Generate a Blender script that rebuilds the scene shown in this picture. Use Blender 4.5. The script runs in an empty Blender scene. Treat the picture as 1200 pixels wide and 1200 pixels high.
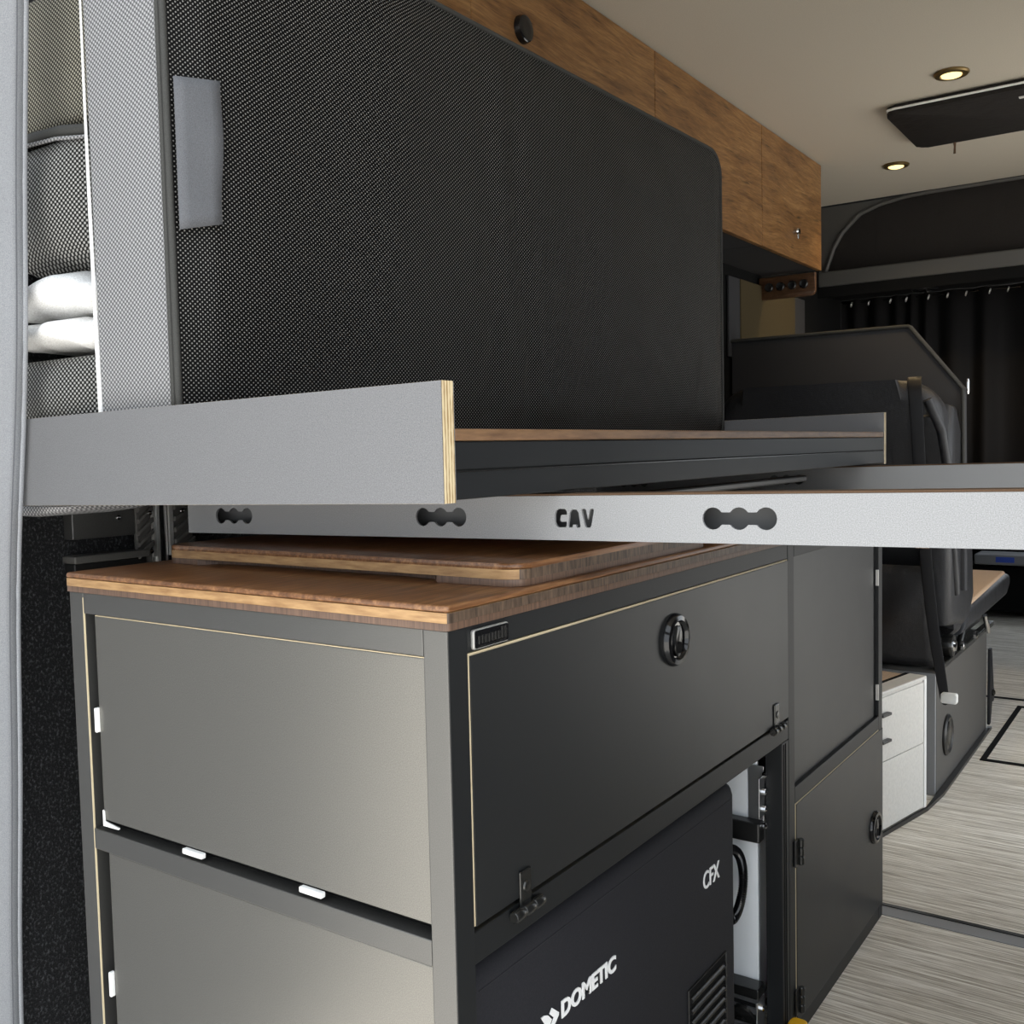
import bpy, bmesh, math, random
from mathutils import Vector, Matrix
random.seed(7)
S = bpy.context.scene
COL = S.collection
PI = math.pi

# ------------------------------------------------------------------ camera
cam_data = bpy.data.cameras.new('camera')
cam_data.sensor_width = 36.0
cam_data.lens = 1177.06 / 1200.0 * 36.0
cam_data.clip_start = 0.02
cam = bpy.data.objects.new('camera', cam_data)
COL.objects.link(cam)
yaw, pitch, roll = 0.60692, 0.06143, 0.02267
fw = Vector((-math.sin(yaw) * math.cos(pitch), math.cos(yaw) * math.cos(pitch), -math.sin(pitch)))
rt = Vector((math.cos(yaw), math.sin(yaw), 0))
dn = fw.cross(rt)
r2 = math.cos(roll) * rt + math.sin(roll) * dn
d2 = -math.sin(roll) * rt + math.cos(roll) * dn
M = Matrix((r2, -d2, -fw)).transposed().to_4x4()
M.translation = Vector((0.59139, -0.73904, 1.07009))
cam.matrix_world = M
S.camera = cam

# ------------------------------------------------------------------ world, sun, exposure
w = bpy.data.worlds.new('sky'); S.world = w; w.use_nodes = True
bg = w.node_tree.nodes['Background']
bg.inputs[0].default_value = (0.87, 0.935, 1.0, 1)
bg.inputs[1].default_value = 1.7
sun_d = bpy.data.lights.new('sun', 'SUN'); sun_d.energy = 11.0; sun_d.angle = 0.02; sun_d.color = (1.0, 0.97, 0.92)
sun = bpy.data.objects.new('sun', sun_d); COL.objects.link(sun)      # high, from the cab's left: enters neither opening
sun.rotation_euler = Vector((0.48, -0.15, -0.86)).to_track_quat('-Z', 'Y').to_euler()
vs = S.view_settings
vs.view_transform = 'Standard'; vs.look = 'None'; vs.gamma = 1.0; vs.use_curve_mapping = False
vs.exposure = 0.45

# ------------------------------------------------------------------ materials
def new_mat(name):
    m = bpy.data.materials.new(name); m.use_nodes = True
    nt = m.node_tree
    return m, nt, nt.nodes['Principled BSDF']
def setp(b, col=None, rough=None, metal=None, spec=None):
    if col is not None: b.inputs['Base Color'].default_value = (*col, 1)
    if rough is not None: b.inputs['Roughness'].default_value = rough
    if metal is not None: b.inputs['Metallic'].default_value = metal
    if spec is not None: b.inputs['Specular IOR Level'].default_value = spec
def N(nt, t, **k):
    n = nt.nodes.new(t)
    for a, v in k.items(): setattr(n, a, v)
    return n
def coords(nt, scale=(1, 1, 1), rot=(0, 0, 0)):
    tc = N(nt, 'ShaderNodeTexCoord'); mp = N(nt, 'ShaderNodeMapping')
    mp.inputs['Scale'].default_value = scale; mp.inputs['Rotation'].default_value = rot
    nt.links.new(tc.outputs['Object'], mp.inputs[0])
    return mp.outputs[0]
def noise(nt, vec, scale, detail=3, rough=0.55):
    n = N(nt, 'ShaderNodeTexNoise'); n.inputs['Scale'].default_value = scale
    n.inputs['Detail'].default_value = detail; n.inputs['Roughness'].default_value = rough
    nt.links.new(vec, n.inputs['Vector']); return n.outputs['Fac']
def ramp(nt, fac, stops):
    r = N(nt, 'ShaderNodeValToRGB'); cr = r.color_ramp
    while len(cr.elements) < len(stops): cr.elements.new(0.5)
    for e, (p, c) in zip(cr.elements, stops):
        e.position = p; e.color = (*c, 1) if len(c) == 3 else c
    nt.links.new(fac, r.inputs[0]); return r.outputs[0]
def bump(nt, b, h, strength=0.2, dist=0.001):
    n = N(nt, 'ShaderNodeBump'); n.inputs['Strength'].default_value = strength; n.inputs['Distance'].default_value = dist
    nt.links.new(h, n.inputs['Height']); nt.links.new(n.outputs[0], b.inputs['Normal'])
def math_n(nt, op, a, b=None):
    n = N(nt, 'ShaderNodeMath', operation=op)
    for i, v in enumerate((a, b)):
        if v is None: continue
        if isinstance(v, (int, float)): n.inputs[i].default_value = v
        else: nt.links.new(v, n.inputs[i])
    return n.outputs[0]
def plain(name, col, rough=0.5, metal=0.0, spec=0.5):
    m, nt, b = new_mat(name); setp(b, col, rough, metal, spec); return m
def speckle(name, col, var=0.25, rough=0.45, metal=0.0, spec=0.5, scale=900, bs=0.15, smudge=0.0):
    """powder coat or laminate: fine grain in colour and relief, faint smudges in gloss"""
    m, nt, b = new_mat(name); setp(b, col, rough, metal, spec)
    v = coords(nt); f = noise(nt, v, scale, 2)
    lo = tuple(c * (1 - var) for c in col); hi = tuple(min(1, c * (1 + var)) for c in col)
    nt.links.new(ramp(nt, f, [(0.3, lo), (0.7, hi)]), b.inputs['Base Color'])
    bump(nt, b, f, bs, 0.0006)
    if smudge:
        g = noise(nt, v, 5, 4)
        nt.links.new(ramp(nt, g, [(0.3, (rough - smudge,) * 3), (0.75, (rough + smudge,) * 3)]), b.inputs['Roughness'])
    return m
def wood(name, stops, scale, stretch, rough=0.4, bs=0.08, fine=60, spec=0.5):
    """stops: colours dark to light; stretch: mapping scale that draws the grain out"""
    m, nt, b = new_mat(name); setp(b, rough=rough, spec=spec)
    v = coords(nt, stretch)
    a = noise(nt, v, scale, 5, 0.6); f = noise(nt, v, fine, 3, 0.6)
    mix = math_n(nt, 'ADD', math_n(nt, 'MULTIPLY', a, 0.65), math_n(nt, 'MULTIPLY', f, 0.35))
    nt.links.new(ramp(nt, mix, stops), b.inputs['Base Color'])
    bump(nt, b, f, bs, 0.001)
    return m
def mesh_fabric(name, dark, light, pu=0.0074, pv=0.0058, rough=0.6, thr=0.12):
    """knitted spacer mesh: light raised stitches in a staggered grid over a dark ground"""
    m, nt, b = new_mat(name); setp(b, rough=rough, spec=0.1)
    tc = N(nt, 'ShaderNodeTexCoord'); sp = N(nt, 'ShaderNodeSeparateXYZ')
    nt.links.new(tc.outputs['Object'], sp.inputs[0])
    u = math_n(nt, 'MULTIPLY', math_n(nt, 'ADD', sp.outputs[0], sp.outputs[1]), 2 * PI / pu)
    vv = math_n(nt, 'MULTIPLY', sp.outputs[2], 2 * PI / pv)
    s1 = math_n(nt, 'SINE', u); s2 = math_n(nt, 'SINE', vv)
    p = math_n(nt, 'MULTIPLY', s1, s2)
    pat = ramp(nt, p, [(thr, (0, 0, 0)), (thr + 0.35, (1, 1, 1))])
    mx = N(nt, 'ShaderNodeMix', data_type='RGBA')
    mx.inputs[6].default_value = (*dark, 1); mx.inputs[7].default_value = (*light, 1)
    nt.links.new(pat, mx.inputs[0]); nt.links.new(mx.outputs[2], b.inputs['Base Color'])
    bump(nt, b, pat, 0.5, 0.0008)
    return m
def carpet(name, col, hi):
    m, nt, b = new_mat(name); setp(b, col, 0.75, spec=0.4)
    v = coords(nt, (1, 1, 0.8)); f = noise(nt, v, 260, 4, 0.7)
    nt.links.new(ramp(nt, f, [(0.52, col), (0.78, hi)]), b.inputs['Base Color'])  # glints on the pile are painted as pale specks in the colour
    bump(nt, b, f, 1.0, 0.004); return m
def cloth(name, col, rough=0.85, scale=700, folds=0.0):
    m, nt, b = new_mat(name); setp(b, col, rough, spec=0.25)
    v = coords(nt); f = noise(nt, v, scale, 2)
    nt.links.new(ramp(nt, f, [(0.3, tuple(c * 0.8 for c in col)), (0.7, tuple(min(1, c * 1.2) for c in col))]), b.inputs['Base Color'])
    if folds:
        g = noise(nt, coords(nt, (1, 1, .6)), 14, 3)
        bump(nt, b, math_n(nt, 'ADD', math_n(nt, 'MULTIPLY', g, folds), math_n(nt, 'MULTIPLY', f, 0.1)), 0.6, 0.02)
    else: bump(nt, b, f, 0.25, 0.0008)
    return m
def emit(name, col, s):
    m, nt, b = new_mat(name); setp(b, (0, 0, 0))
    b.inputs['Emission Color'].default_value = (*col, 1); b.inputs['Emission Strength'].default_value = s; return m

MT = {}
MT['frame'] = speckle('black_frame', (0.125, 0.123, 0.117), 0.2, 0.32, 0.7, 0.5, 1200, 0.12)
MT['aisle'] = speckle('black_and_shaded_aluminium', (0.012, 0.013, 0.014), 0.15, 0.45, 0, 0.25, 1200, 0.1)  # bed rail's own black; also the frame finish with aisle-side shade painted in
MT['panel'] = speckle('charcoal_laminate', (0.185, 0.179, 0.163), 0.25, 0.31, 0.75, 0.5, 1000, 0.15)
MT['door'] = speckle('black_laminate', (0.014, 0.015, 0.016), 0.15, 0.40, 0, 0.36, 1000, 0.08, 0.02)
MT['board'] = speckle('grey_laminate', (0.155, 0.155, 0.159), 0.3, 0.42, 0, 0.5, 900, 0.15)
MT['rail'] = speckle('silver_powder_coat', (0.27, 0.273, 0.278), 0.25, 0.40, 0.15, 0.5, 1000, 0.2)
MT['railin'] = plain('rail_inside_shaded', (0.12, 0.12, 0.12), 0.6)  # tube interior: shade put into the colour, darker than the outer coat
MT['black'] = plain('black_plastic', (0.012, 0.012, 0.012), 0.35)
MT['gloss'] = plain('gloss_black', (0.008, 0.008, 0.009), 0.12)
MT['matte'] = plain('matte_black', (0.008, 0.008, 0.008), 0.9, 0, 0.1)
MT['steel'] = plain('dark_steel', (0.06, 0.06, 0.058), 0.25, 0.8)
MT['zinc'] = plain('zinc_plate', (0.55, 0.56, 0.57), 0.3, 0.9)
MT['alu'] = plain('aluminium', (0.62, 0.61, 0.58), 0.4, 0.7)
MT['chrome'] = plain('chrome', (0.75, 0.75, 0.76), 0.12, 1.0)
MT['edge'] = plain('cream_edge_ply', (0.66, 0.55, 0.36), 0.6)
MT['white'] = plain('white_plastic', (0.85, 0.85, 0.83), 0.4)
MT['tank'] = plain('tank_polythene', (0.88, 0.91, 0.94), 0.45)
MT['yellow'] = plain('yellow_plastic', (0.85, 0.48, 0.01), 0.35)
MT['text'] = plain('white_print', (0.95, 0.95, 0.95), 0.6)
MT['lgrey'] = speckle('light_grey_paint', (0.26, 0.265, 0.275), 0.05, 0.5, scale=500)
MT['dgrey'] = speckle('dark_grey_paint', (0.082, 0.078, 0.072), 0.1, 0.55, scale=500)
MT['wallpaint'] = speckle('tan_wall_lining', (0.075, 0.058, 0.031), 0.1, 0.9, scale=300, spec=0.1)
MT['ceil'] = speckle('cream_headliner', (0.60, 0.545, 0.45), 0.05, 0.95, scale=350, spec=0.1, bs=0.1)
MT['whitecab'] = speckle('off_white_laminate', (0.66, 0.64, 0.60), 0.06, 0.5, scale=120, bs=0.02)
MT['leather'] = cloth('black_leatherette', (0.028, 0.028, 0.031), 0.36, 500, 0.5)
MT['leather'].node_tree.nodes['Principled BSDF'].inputs['Specular IOR Level'].default_value = 0.5
MT['belt'] = cloth('belt_webbing', (0.014, 0.014, 0.016), 0.5, 900)
MT['partition'] = cloth('charcoal_upholstery', (0.045, 0.045, 0.048), 0.7, 700)
MT['curtain'] = cloth('black_curtain_cloth', (0.012, 0.011, 0.011), 0.8, 300)
MT['hood'] = cloth('black_header_cloth', (0.022, 0.019, 0.017), 0.85, 300, 0.8)
MT['cover'] = cloth('grey_door_fabric', (0.33, 0.34, 0.36), 0.85, 900)
MT['strap'] = cloth('grey_hook_strip', (0.12, 0.124, 0.135), 0.8, 900)
MT['fridge'] = cloth('fridge_jacket', (0.018, 0.018, 0.022), 0.75, 600)
MT['pillow'] = cloth('white_cotton', (0.88, 0.87, 0.84), 0.9, 500)
MT['felt'] = cloth('brown_felt', (0.10, 0.06, 0.035), 0.9, 900)
MT['mat_face'] = mesh_fabric('black_spacer_mesh', (0.004, 0.004, 0.004), (0.23, 0.225, 0.215), thr=0.36)
MT['mat_side'] = mesh_fabric('grey_spacer_mesh', (0.12, 0.12, 0.125), (0.38, 0.38, 0.385), 0.0074, 0.0062, 0.7, -0.2)
MT['cush'] = mesh_fabric('charcoal_spacer_mesh', (0.014, 0.014, 0.013), (0.36, 0.355, 0.34), 0.0085, 0.0068, 0.6, 0.0)
MT['cush2'] = mesh_fabric('light_tinted_spacer_mesh', (0.03, 0.028, 0.022), (0.34, 0.32, 0.26), 0.0072, 0.0060, 0.65, 0.0)  # yellowish cast of the light is put into this mesh colour
MT['piping'] = cloth('grey_piping', (0.05, 0.05, 0.047), 0.7, 900)
MT['wallcarpet'] = carpet('black_wall_carpet', (0.006, 0.006, 0.007), (0.16, 0.165, 0.175))
MT['wtop'] = wood('walnut_veneer', [(0.32, (0.060, 0.025, 0.010)), (0.5, (0.165, 0.072, 0.029)), (0.66, (0.30, 0.150, 0.064))], 14, (9, 0.5, 9), 0.32, 0.05, 45)
MT['wbot'] = wood('walnut_end_grain', [(0.3, (0.055, 0.032, 0.022)), (0.7, (0.18, 0.105, 0.068))], 30, (8, 8, 0.3), 0.5, 0.05, 90)
def oak_mat():
    """rustic oak laminate: wandering long grain with dark checks"""
    m, nt, b = new_mat('rustic_oak'); setp(b, rough=0.42, spec=0.4)
    v = coords(nt, (1, 1, 1)); wv = N(nt, 'ShaderNodeTexNoise'); wv.inputs['Scale'].default_value = 2.0; wv.inputs['Detail'].default_value = 2
    nt.links.new(v, wv.inputs['Vector'])
    ad = N(nt, 'ShaderNodeVectorMath', operation='MULTIPLY_ADD'); ad.inputs[1].default_value = (0.0, 0.0, 0.10)
    nt.links.new(wv.outputs['Color'], ad.inputs[0]); nt.links.new(v, ad.inputs[2])
    def st(scale, sc, det):
        mp = N(nt, 'ShaderNodeMapping'); mp.inputs['Scale'].default_value = scale; nt.links.new(ad.outputs[0], mp.inputs[0])
        return noise(nt, mp.outputs[0], sc, det, 0.65)
    a = st((1, 1.0, 9), 4, 5); f = st((4, 6, 90), 3, 3); c = st((1, 2.2, 26), 3.0, 2)
    k = math_n(nt, 'ADD', math_n(nt, 'MULTIPLY', a, 0.6), math_n(nt, 'MULTIPLY', f, 0.4))
    base = ramp(nt, k, [(0.34, (0.085, 0.038, 0.013)), (0.5, (0.22, 0.108, 0.038)), (0.66, (0.36, 0.20, 0.078))])
    chk = ramp(nt, c, [(0.26, (0.35, 0.35, 0.35)), (0.36, (1, 1, 1))])
    mx = N(nt, 'ShaderNodeMix', data_type='RGBA', blend_type='MULTIPLY'); mx.inputs[0].default_value = 1.0
    nt.links.new(base, mx.inputs[6]); nt.links.new(chk, mx.inputs[7]); nt.links.new(mx.outputs[2], b.inputs['Base Color'])
    bump(nt, b, k, 0.12, 0.001); return m
MT['oak'] = oak_mat()
MT['deck'] = wood('walnut_deck', [(0.3, (0.10, 0.05, 0.025)), (0.7, (0.30, 0.17, 0.085))], 8, (1, 1, 8), 0.45, 0.05, 30)
MT['ctrl'] = wood('control_wood', [(0.3, (0.06, 0.026, 0.010)), (0.7, (0.16, 0.078, 0.036))], 30, (1, 1, 5), 0.45)

def core_mat():
    """laminated bamboo core: long grain on the rear edge, dark end grain on the aisle edge"""
    m, nt, b = new_mat('laminated_core'); setp(b, rough=0.5)
    v = coords(nt, (1, 1, 7)); a = noise(nt, v, 30, 4)
    lng = ramp(nt, a, [(0.3, (0.24, 0.125, 0.048)), (0.7, (0.44, 0.265, 0.115))])
    e = noise(nt, coords(nt, (1, 1, 0.15)), 220, 3)
    end = ramp(nt, e, [(0.3, (0.035, 0.022, 0.015)), (0.7, (0.14, 0.092, 0.06))])
    g = N(nt, 'ShaderNodeNewGeometry'); vt = N(nt, 'ShaderNodeVectorTransform', vector_type='NORMAL', convert_from='WORLD', convert_to='OBJECT')
    nt.links.new(g.outputs['True Normal'], vt.inputs[0])
    sp = N(nt, 'ShaderNodeSeparateXYZ'); nt.links.new(vt.outputs[0], sp.inputs[0])
    f = math_n(nt, 'GREATER_THAN', math_n(nt, 'ABSOLUTE', sp.outputs[0]), 0.75)
    mx = N(nt, 'ShaderNodeMix', data_type='RGBA')
    nt.links.new(f, mx.inputs[0]); nt.links.new(lng, mx.inputs[6]); nt.links.new(end, mx.inputs[7])
    nt.links.new(mx.outputs[2], b.inputs['Base Color']); return m
MT['core'] = core_mat()
def ply_mat():
    m, nt, b = new_mat('birch_ply_edge'); setp(b, rough=0.6)
    tc = N(nt, 'ShaderNodeTexCoord'); sp = N(nt, 'ShaderNodeSeparateXYZ'); nt.links.new(tc.outputs['Object'], sp.inputs[0])
    s = math_n(nt, 'SINE', math_n(nt, 'MULTIPLY', sp.outputs[1], 2 * PI / 0.0042))
    f = noise(nt, coords(nt, (1, 1, .2)), 300, 3)
    k = math_n(nt, 'ADD', math_n(nt, 'MULTIPLY', s, 0.22), f)
    nt.links.new(ramp(nt, k, [(0.3, (0.36, 0.23, 0.10)), (0.6, (0.72, 0.60, 0.38))]), b.inputs['Base Color']); return m
MT['ply'] = ply_mat()
def floor_mat():
    m, nt, b = new_mat('woven_vinyl'); setp(b, rough=0.6, spec=0.3)
    a = noise(nt, coords(nt, (0.9, 34, 1)), 5, 5, 0.7); f = noise(nt, coords(nt, (8, 300, 1)), 3, 3, 0.6)
    k = math_n(nt, 'ADD', math_n(nt, 'MULTIPLY', a, 0.7), math_n(nt, 'MULTIPLY', f, 0.3))
    nt.links.new(ramp(nt, k, [(0.37, (0.25, 0.215, 0.17)), (0.50, (0.62, 0.58, 0.505)), (0.62, (0.93, 0.905, 0.85))]), b.inputs['Base Color'])
    bump(nt, b, k, 0.3, 0.002); return m
MT['floor'] = floor_mat()
MT['ground'] = speckle('concrete', (0.52, 0.50, 0.47), 0.1, 0.9, scale=6)
MT['lamp'] = emit('lamp_glow', (1.0, 0.76, 0.30), 1.7)
MT['bronze'] = plain('lamp_bronze', (0.22, 0.15, 0.06), 0.3, 0.7)
MT['blue'] = plain('blue_tag', (0.04, 0.10, 0.55), 0.5)
MT['tan'] = cloth('tan_seat_cloth', (0.50, 0.36, 0.25), 0.85, 400)
MT['label'] = plain('white_label', (0.7, 0.68, 0.64), 0.7)

# ------------------------------------------------------------------ object helpers
LOC = {}
def thing(name, loc, label, cat, group=None):
    o = bpy.data.objects.new(name, None); COL.objects.link(o); o.empty_display_size = 0.05
    o.location = loc; LOC[o.name] = Vector(loc); tag(o, label, cat, group); return o
def tag(o, label, cat, group=None):
    o['label'] = label; o['category'] = cat
    if group: o['group'] = group
    return o
def link(name, me, mat, parent=None, smooth=None, label=None):
    if mat is not None: me.materials.append(MT[mat] if isinstance(mat, str) else mat)
    o = bpy.data.objects.new(name, me); COL.objects.link(o)
    if parent is not None:
        off = LOC[parent.name]; me.transform(Matrix.Translation(-off)); o.parent = parent; LOC[o.name] = off
    else:
        xs = [v.co.x for v in me.vertices]; ys = [v.co.y for v in me.vertices]; zs = [v.co.z for v in me.vertices]
        off = Vector(((min(xs) + max(xs)) / 2, (min(ys) + max(ys)) / 2, min(zs)))
        me.transform(Matrix.Translation(-off)); o.location = off; LOC[o.name] = off
    if smooth:
        for p in me.polygons: p.use_smooth = True
        me.set_sharp_from_angle(angle=math.radians(smooth))
    if label: o['label'] = label
    return o
def from_bm(bm, name, mat, parent=None, smooth=None, label=None):
    bmesh.ops.recalc_face_normals(bm, faces=bm.faces)
    me = bpy.data.meshes.new(name); bm.to_mesh(me); bm.free()
    return link(name, me, mat, parent, smooth, label)
def add_box(bm, x0, x1, y0, y1, z0, z1, bev=0, seg=2, mat=None):
    vs_ = [bm.verts.new((x, y, z)) for x in (x0, x1) for y in (y0, y1) for z in (z0, z1)]
    fs = [bm.faces.new([vs_[i] for i in q]) for q in ((0, 1, 3, 2), (4, 6, 7, 5), (0, 4, 5, 1), (2, 3, 7, 6), (0, 2, 6, 4), (1, 5, 7, 3))]
    if bev:
        es = {e for f in fs for e in f.edges}
        bmesh.ops.bevel(bm, geom=list(es), offset=bev, segments=seg, profile=0.5, affect='EDGES')
def B(name, mat, parent, x0, x1, y0, y1, z0, z1, bev=0, seg=2, fn=None, label=None, sm=None):
    bm = bmesh.new(); add_box(bm, min(x0, x1), max(x0, x1), min(y0, y1), max(y0, y1), min(z0, z1), max(z0, z1), bev, seg)
    if fn:
        for v in bm.verts: v.co = Vector(fn(v.co))
    return from_bm(bm, name, mat, parent, sm if sm else (35 if bev and seg > 2 else None), label)
def to3(ax, a, p):
    return {'x': (a, p[0], p[1]), 'y': (p[0], a, p[1]), 'z': (p[0], p[1], a)}[ax]
def prism_bm(ax, pts, a0, a1, bev=0, seg=3):
    bm = bmesh.new()
    lo = [bm.verts.new(to3(ax, a0, p)) for p in pts]; hi = [bm.verts.new(to3(ax, a1, p)) for p in pts]
    n = len(pts)
    c0 = bm.faces.new(lo); c1 = bm.faces.new(hi[::-1])
    for i in range(n): bm.faces.new((lo[i], lo[(i + 1) % n], hi[(i + 1) % n], hi[i]))
    if bev:
        es = set(c0.edges) | set(c1.edges)
        bmesh.ops.bevel(bm, geom=list(es), offset=bev, segments=seg, profile=0.5, affect='EDGES')
    return bm
def prism(name, mat, parent, ax, pts, a0, a1, bev=0, seg=3, smooth=40, fn=None, label=None):
    bm = prism_bm(ax, pts, a0, a1, bev, seg)
    if fn:
        for v in bm.verts: v.co = Vector(fn(v.co))
    return from_bm(bm, name, mat, parent, smooth, label)
def rrect(x0, x1, y0, y1, r, n=6):
    rs = r if isinstance(r, (list, tuple)) else (r,) * 4      # corners: x1y1, x0y1, x0y0, x1y0
    out = []
    for (cx, cy, sx, sy, a0), rr in zip(((x1, y1, -1, -1, 0), (x0, y1, 1, -1, 90), (x0, y0, 1, 1, 180), (x1, y0, -1, 1, 270)), rs):
        if rr <= 0: out.append((cx, cy)); continue
        for k in range(n + 1):
            a = math.radians(a0 + 90 * k / n); out.append((cx + sx * rr + rr * math.cos(a), cy + sy * rr + rr * math.sin(a)))
    return out
def tube_bm(bm, pts, r, seg=8, closed=False):
    pts = [Vector(p) for p in pts]; n = len(pts); rings = []; up = None
    for i, p in enumerate(pts):
        t = (pts[(i + 1) % n] - pts[i - 1]) if closed else (pts[min(i + 1, n - 1)] - pts[max(i - 1, 0)])
        t.normalize()
        if up is None:
            up = Vector((0, 0, 1)) if abs(t.z) < 0.9 else Vector((1, 0, 0))
        s = t.cross(up).normalized(); up = s.cross(t).normalized()
        rr = r[i] if isinstance(r, (list, tuple)) else r
        rings.append([bm.verts.new(p + rr * (math.cos(2 * PI * k / seg) * s + math.sin(2 * PI * k / seg) * up)) for k in range(seg)])
    for i in range(n if closed else n - 1):
        a, b = rings[i], rings[(i + 1) % n]
        for k in range(seg): bm.faces.new((a[k], a[(k + 1) % seg], b[(k + 1) % seg], b[k]))
    if not closed: bm.faces.new(rings[0]); bm.faces.new(rings[-1][::-1])
def tube(name, mat, parent, pts, r, seg=8, closed=False, label=None):
    bm = bmesh.new(); tube_bm(bm, pts, r, seg, closed); return from_bm(bm, name, mat, parent, 50, label)
def lathe_bm(bm, c, ax, prof, seg=28, sy=1.0):
    """prof: (radius, height along ax) pairs"""
    rings = []
    for r, h in prof:
        ring = []
        for k in range(seg):
            a = 2 * PI * k / seg; u, v = r * math.cos(a), r * math.sin(a) * sy
            p = {'x': (h, u, v), 'y': (u, h, v), 'z': (u, v, h)}[ax]
            ring.append(bm.verts.new((c[0] + p[0], c[1] + p[1], c[2] + p[2])))
        rings.append(ring)
    for a, b in zip(rings, rings[1:]):
        for k in range(seg): bm.faces.new((a[k], a[(k + 1) % seg], b[(k + 1) % seg], b[k]))
    bm.faces.new(rings[0]); bm.faces.new(rings[-1][::-1])
def lathe(name, mat, parent, c, ax, prof, seg=28, label=None, sy=1.0):
    bm = bmesh.new(); lathe_bm(bm, c, ax, prof, seg, sy); return from_bm(bm, name, mat, parent, 35, label)
def struct(o): o['kind'] = 'structure'; return o
def holed_plate(name, mat, parent, outer, holes, y0, y1, fn=None):
    """plate in the x-z plane between y0 and y1 with real cut-outs"""
    cu = bpy.data.curves.new('plate', 'CURVE'); cu.dimensions = '2D'; cu.fill_mode = 'BOTH'; cu.extrude = abs(y1 - y0) / 2
    for lp in [outer] + holes:
        s = cu.splines.new('POLY'); s.points.add(len(lp) - 1); s.use_cyclic_u = True
        for q, p in zip(s.points, lp): q.co = (p[0], p[1], 0, 1)
    t = bpy.data.objects.new('tmp', cu); me = bpy.data.meshes.new_from_object(t)
    bpy.data.objects.remove(t)
    for v in me.vertices:
        x, z, d = v.co; c = (x, (y0 + y1) / 2 + d, z); v.co = fn(Vector(c)) if fn else c
    return link(name, me, mat, parent)
def text_mesh(name, txt, mat, parent, origin, right, up, height, width, depth=0.0006, off=0.0, shear=0.0):
    cu = bpy.data.curves.new('lettering', 'FONT'); cu.body = txt; cu.extrude = 0.01; cu.offset = off; cu.shear = shear; cu.resolution_u = 4
    t = bpy.data.objects.new('tmp', cu); COL.objects.link(t); me = bpy.data.meshes.new_from_object(t)
    bpy.data.objects.remove(t)
    xs = [v.co.x for v in me.vertices]; ys = [v.co.y for v in me.vertices]
    kx = width / (max(xs) - min(xs)); ky = height / (max(ys) - min(ys)); x0, y0 = min(xs), min(ys)
    right, up, o = Vector(right), Vector(up), Vector(origin); nrm = right.cross(up)
    for v in me.vertices:
        v.co = o + right * ((v.co.x - x0) * kx) + up * ((v.co.y - y0) * ky) + nrm * (v.co.z / 0.01 * depth)
    return link(name, me, mat, parent)

# ------------------------------------------------------------------ the setting
WL, WR, ZC, YE = -0.80, 0.86, 2.075, 6.3
fl = struct(B('floor', 'floor', None, WL - .05, WR + .05, -0.12, 1.548, -0.06, 0.0))
fl2 = struct(B('floor', 'floor', None, WL - .05, WR + .05, 1.604, YE, -0.06, 0.0))
struct(B('trim_1', 'lgrey', None, WL, WR, 1.548, 1.592, -0.05, 0.002))
struct(B('trim_2', 'black', None, WL, WR, 1.592, 1.604, -0.05, 0.004))
# access hatch and floor seam
def seam(x0, x1, y0, y1): return B('floor_seam', 'matte', fl2, x0, x1, y0, y1, 0.0, 0.0025)
seam(-0.022, -0.004, 2.85, 3.67); seam(-0.004, WR, 2.85, 2.875); seam(-0.004, WR, 3.645, 3.67); seam(-0.20, WR, 3.765, 3.79)
wl = struct(B('wall_left', 'wallcarpet', None, WL - .06, WL, 0.0, 2.3, 0, ZC))
struct(B('wall_left', 'matte', None, WL - .06, WL, 2.3, YE, 0, ZC))
# right-hand side: sliding door slid open, so the wall is built around its opening
struct(B('wall_right', 'wallcarpet', None, WR, WR + .06, 0.0, 1.95, 0, ZC))
struct(B('wall_right', 'wallcarpet', None, WR, WR + .06, 3.35, 4.6, 0, ZC))
struct(B('wall_right', 'wallcarpet', None, WR, WR + .06, 4.6, YE, 0, 0.95))          # cab door; its window opening above
struct(B('wall_right', 'wallcarpet', None, WR, WR + .06, 4.6, YE, 1.7, ZC))
struct(B('wall_right', 'wallcarpet', None, WR, WR + .06, 1.95, 3.35, 1.86, ZC))
struct(B('ceiling', 'ceil', None, WL - .06, WR + .06, 0.0, 3.6, ZC, ZC + .06))
struct(B('ceiling', 'matte', None, WL - .06, WR + .06, 3.6, YE, ZC + .02, ZC + .08))
struct(B('wall_front', 'matte', None, WL - .06, WR + .06, YE, YE + .06, -0.06, 1.0))    # dash height; windscreen opening above
struct(B('wall_front', 'matte', None, WL - .06, WR + .06, YE, YE + .06, 1.8, ZC + .08))
gr = struct(B('ground', 'ground', None, -30, 30, -30, 30, -0.72, -0.62))

# rear door swung open beside the bed, its inside lined with a fabric cover
def lean(z): return -0.778 + (z - 0.278) * 0.105
dc = thing('door_cover', (-0.76, -0.3, -0.1), 'pale grey fabric cover with a stitched bound edge lining the open rear door', 'door cover')
def wob(z): return 0.006 * math.sin(z * 5.2 + 0.6) + 0.003 * math.sin(z * 12)
bm = bmesh.new(); rows = []
for i in range(41):
    z = -0.1 + 2.1 * i / 40; xe = lean(z) + wob(z)
    rows.append([bm.verts.new((xe - 0.03 * (1 - t) ** 2 * 0 - 0.02 * t + 0.004 * math.sin(z * 9 + t * 7) * t, -0.022 - 0.75 * t, z)) for t in (0, .02, .05, .1, .2, .4, .7, 1)])
for a, b in zip(rows, rows[1:]):
    for k in range(7): bm.faces.new((a[k], a[k + 1], b[k + 1], b[k]))
ob = from_bm(bm, 'fabric', 'cover', dc, 60)
md = ob.modifiers.new('thick', 'SOLIDIFY'); md.thickness = 0.012; md.offset = 0
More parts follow.
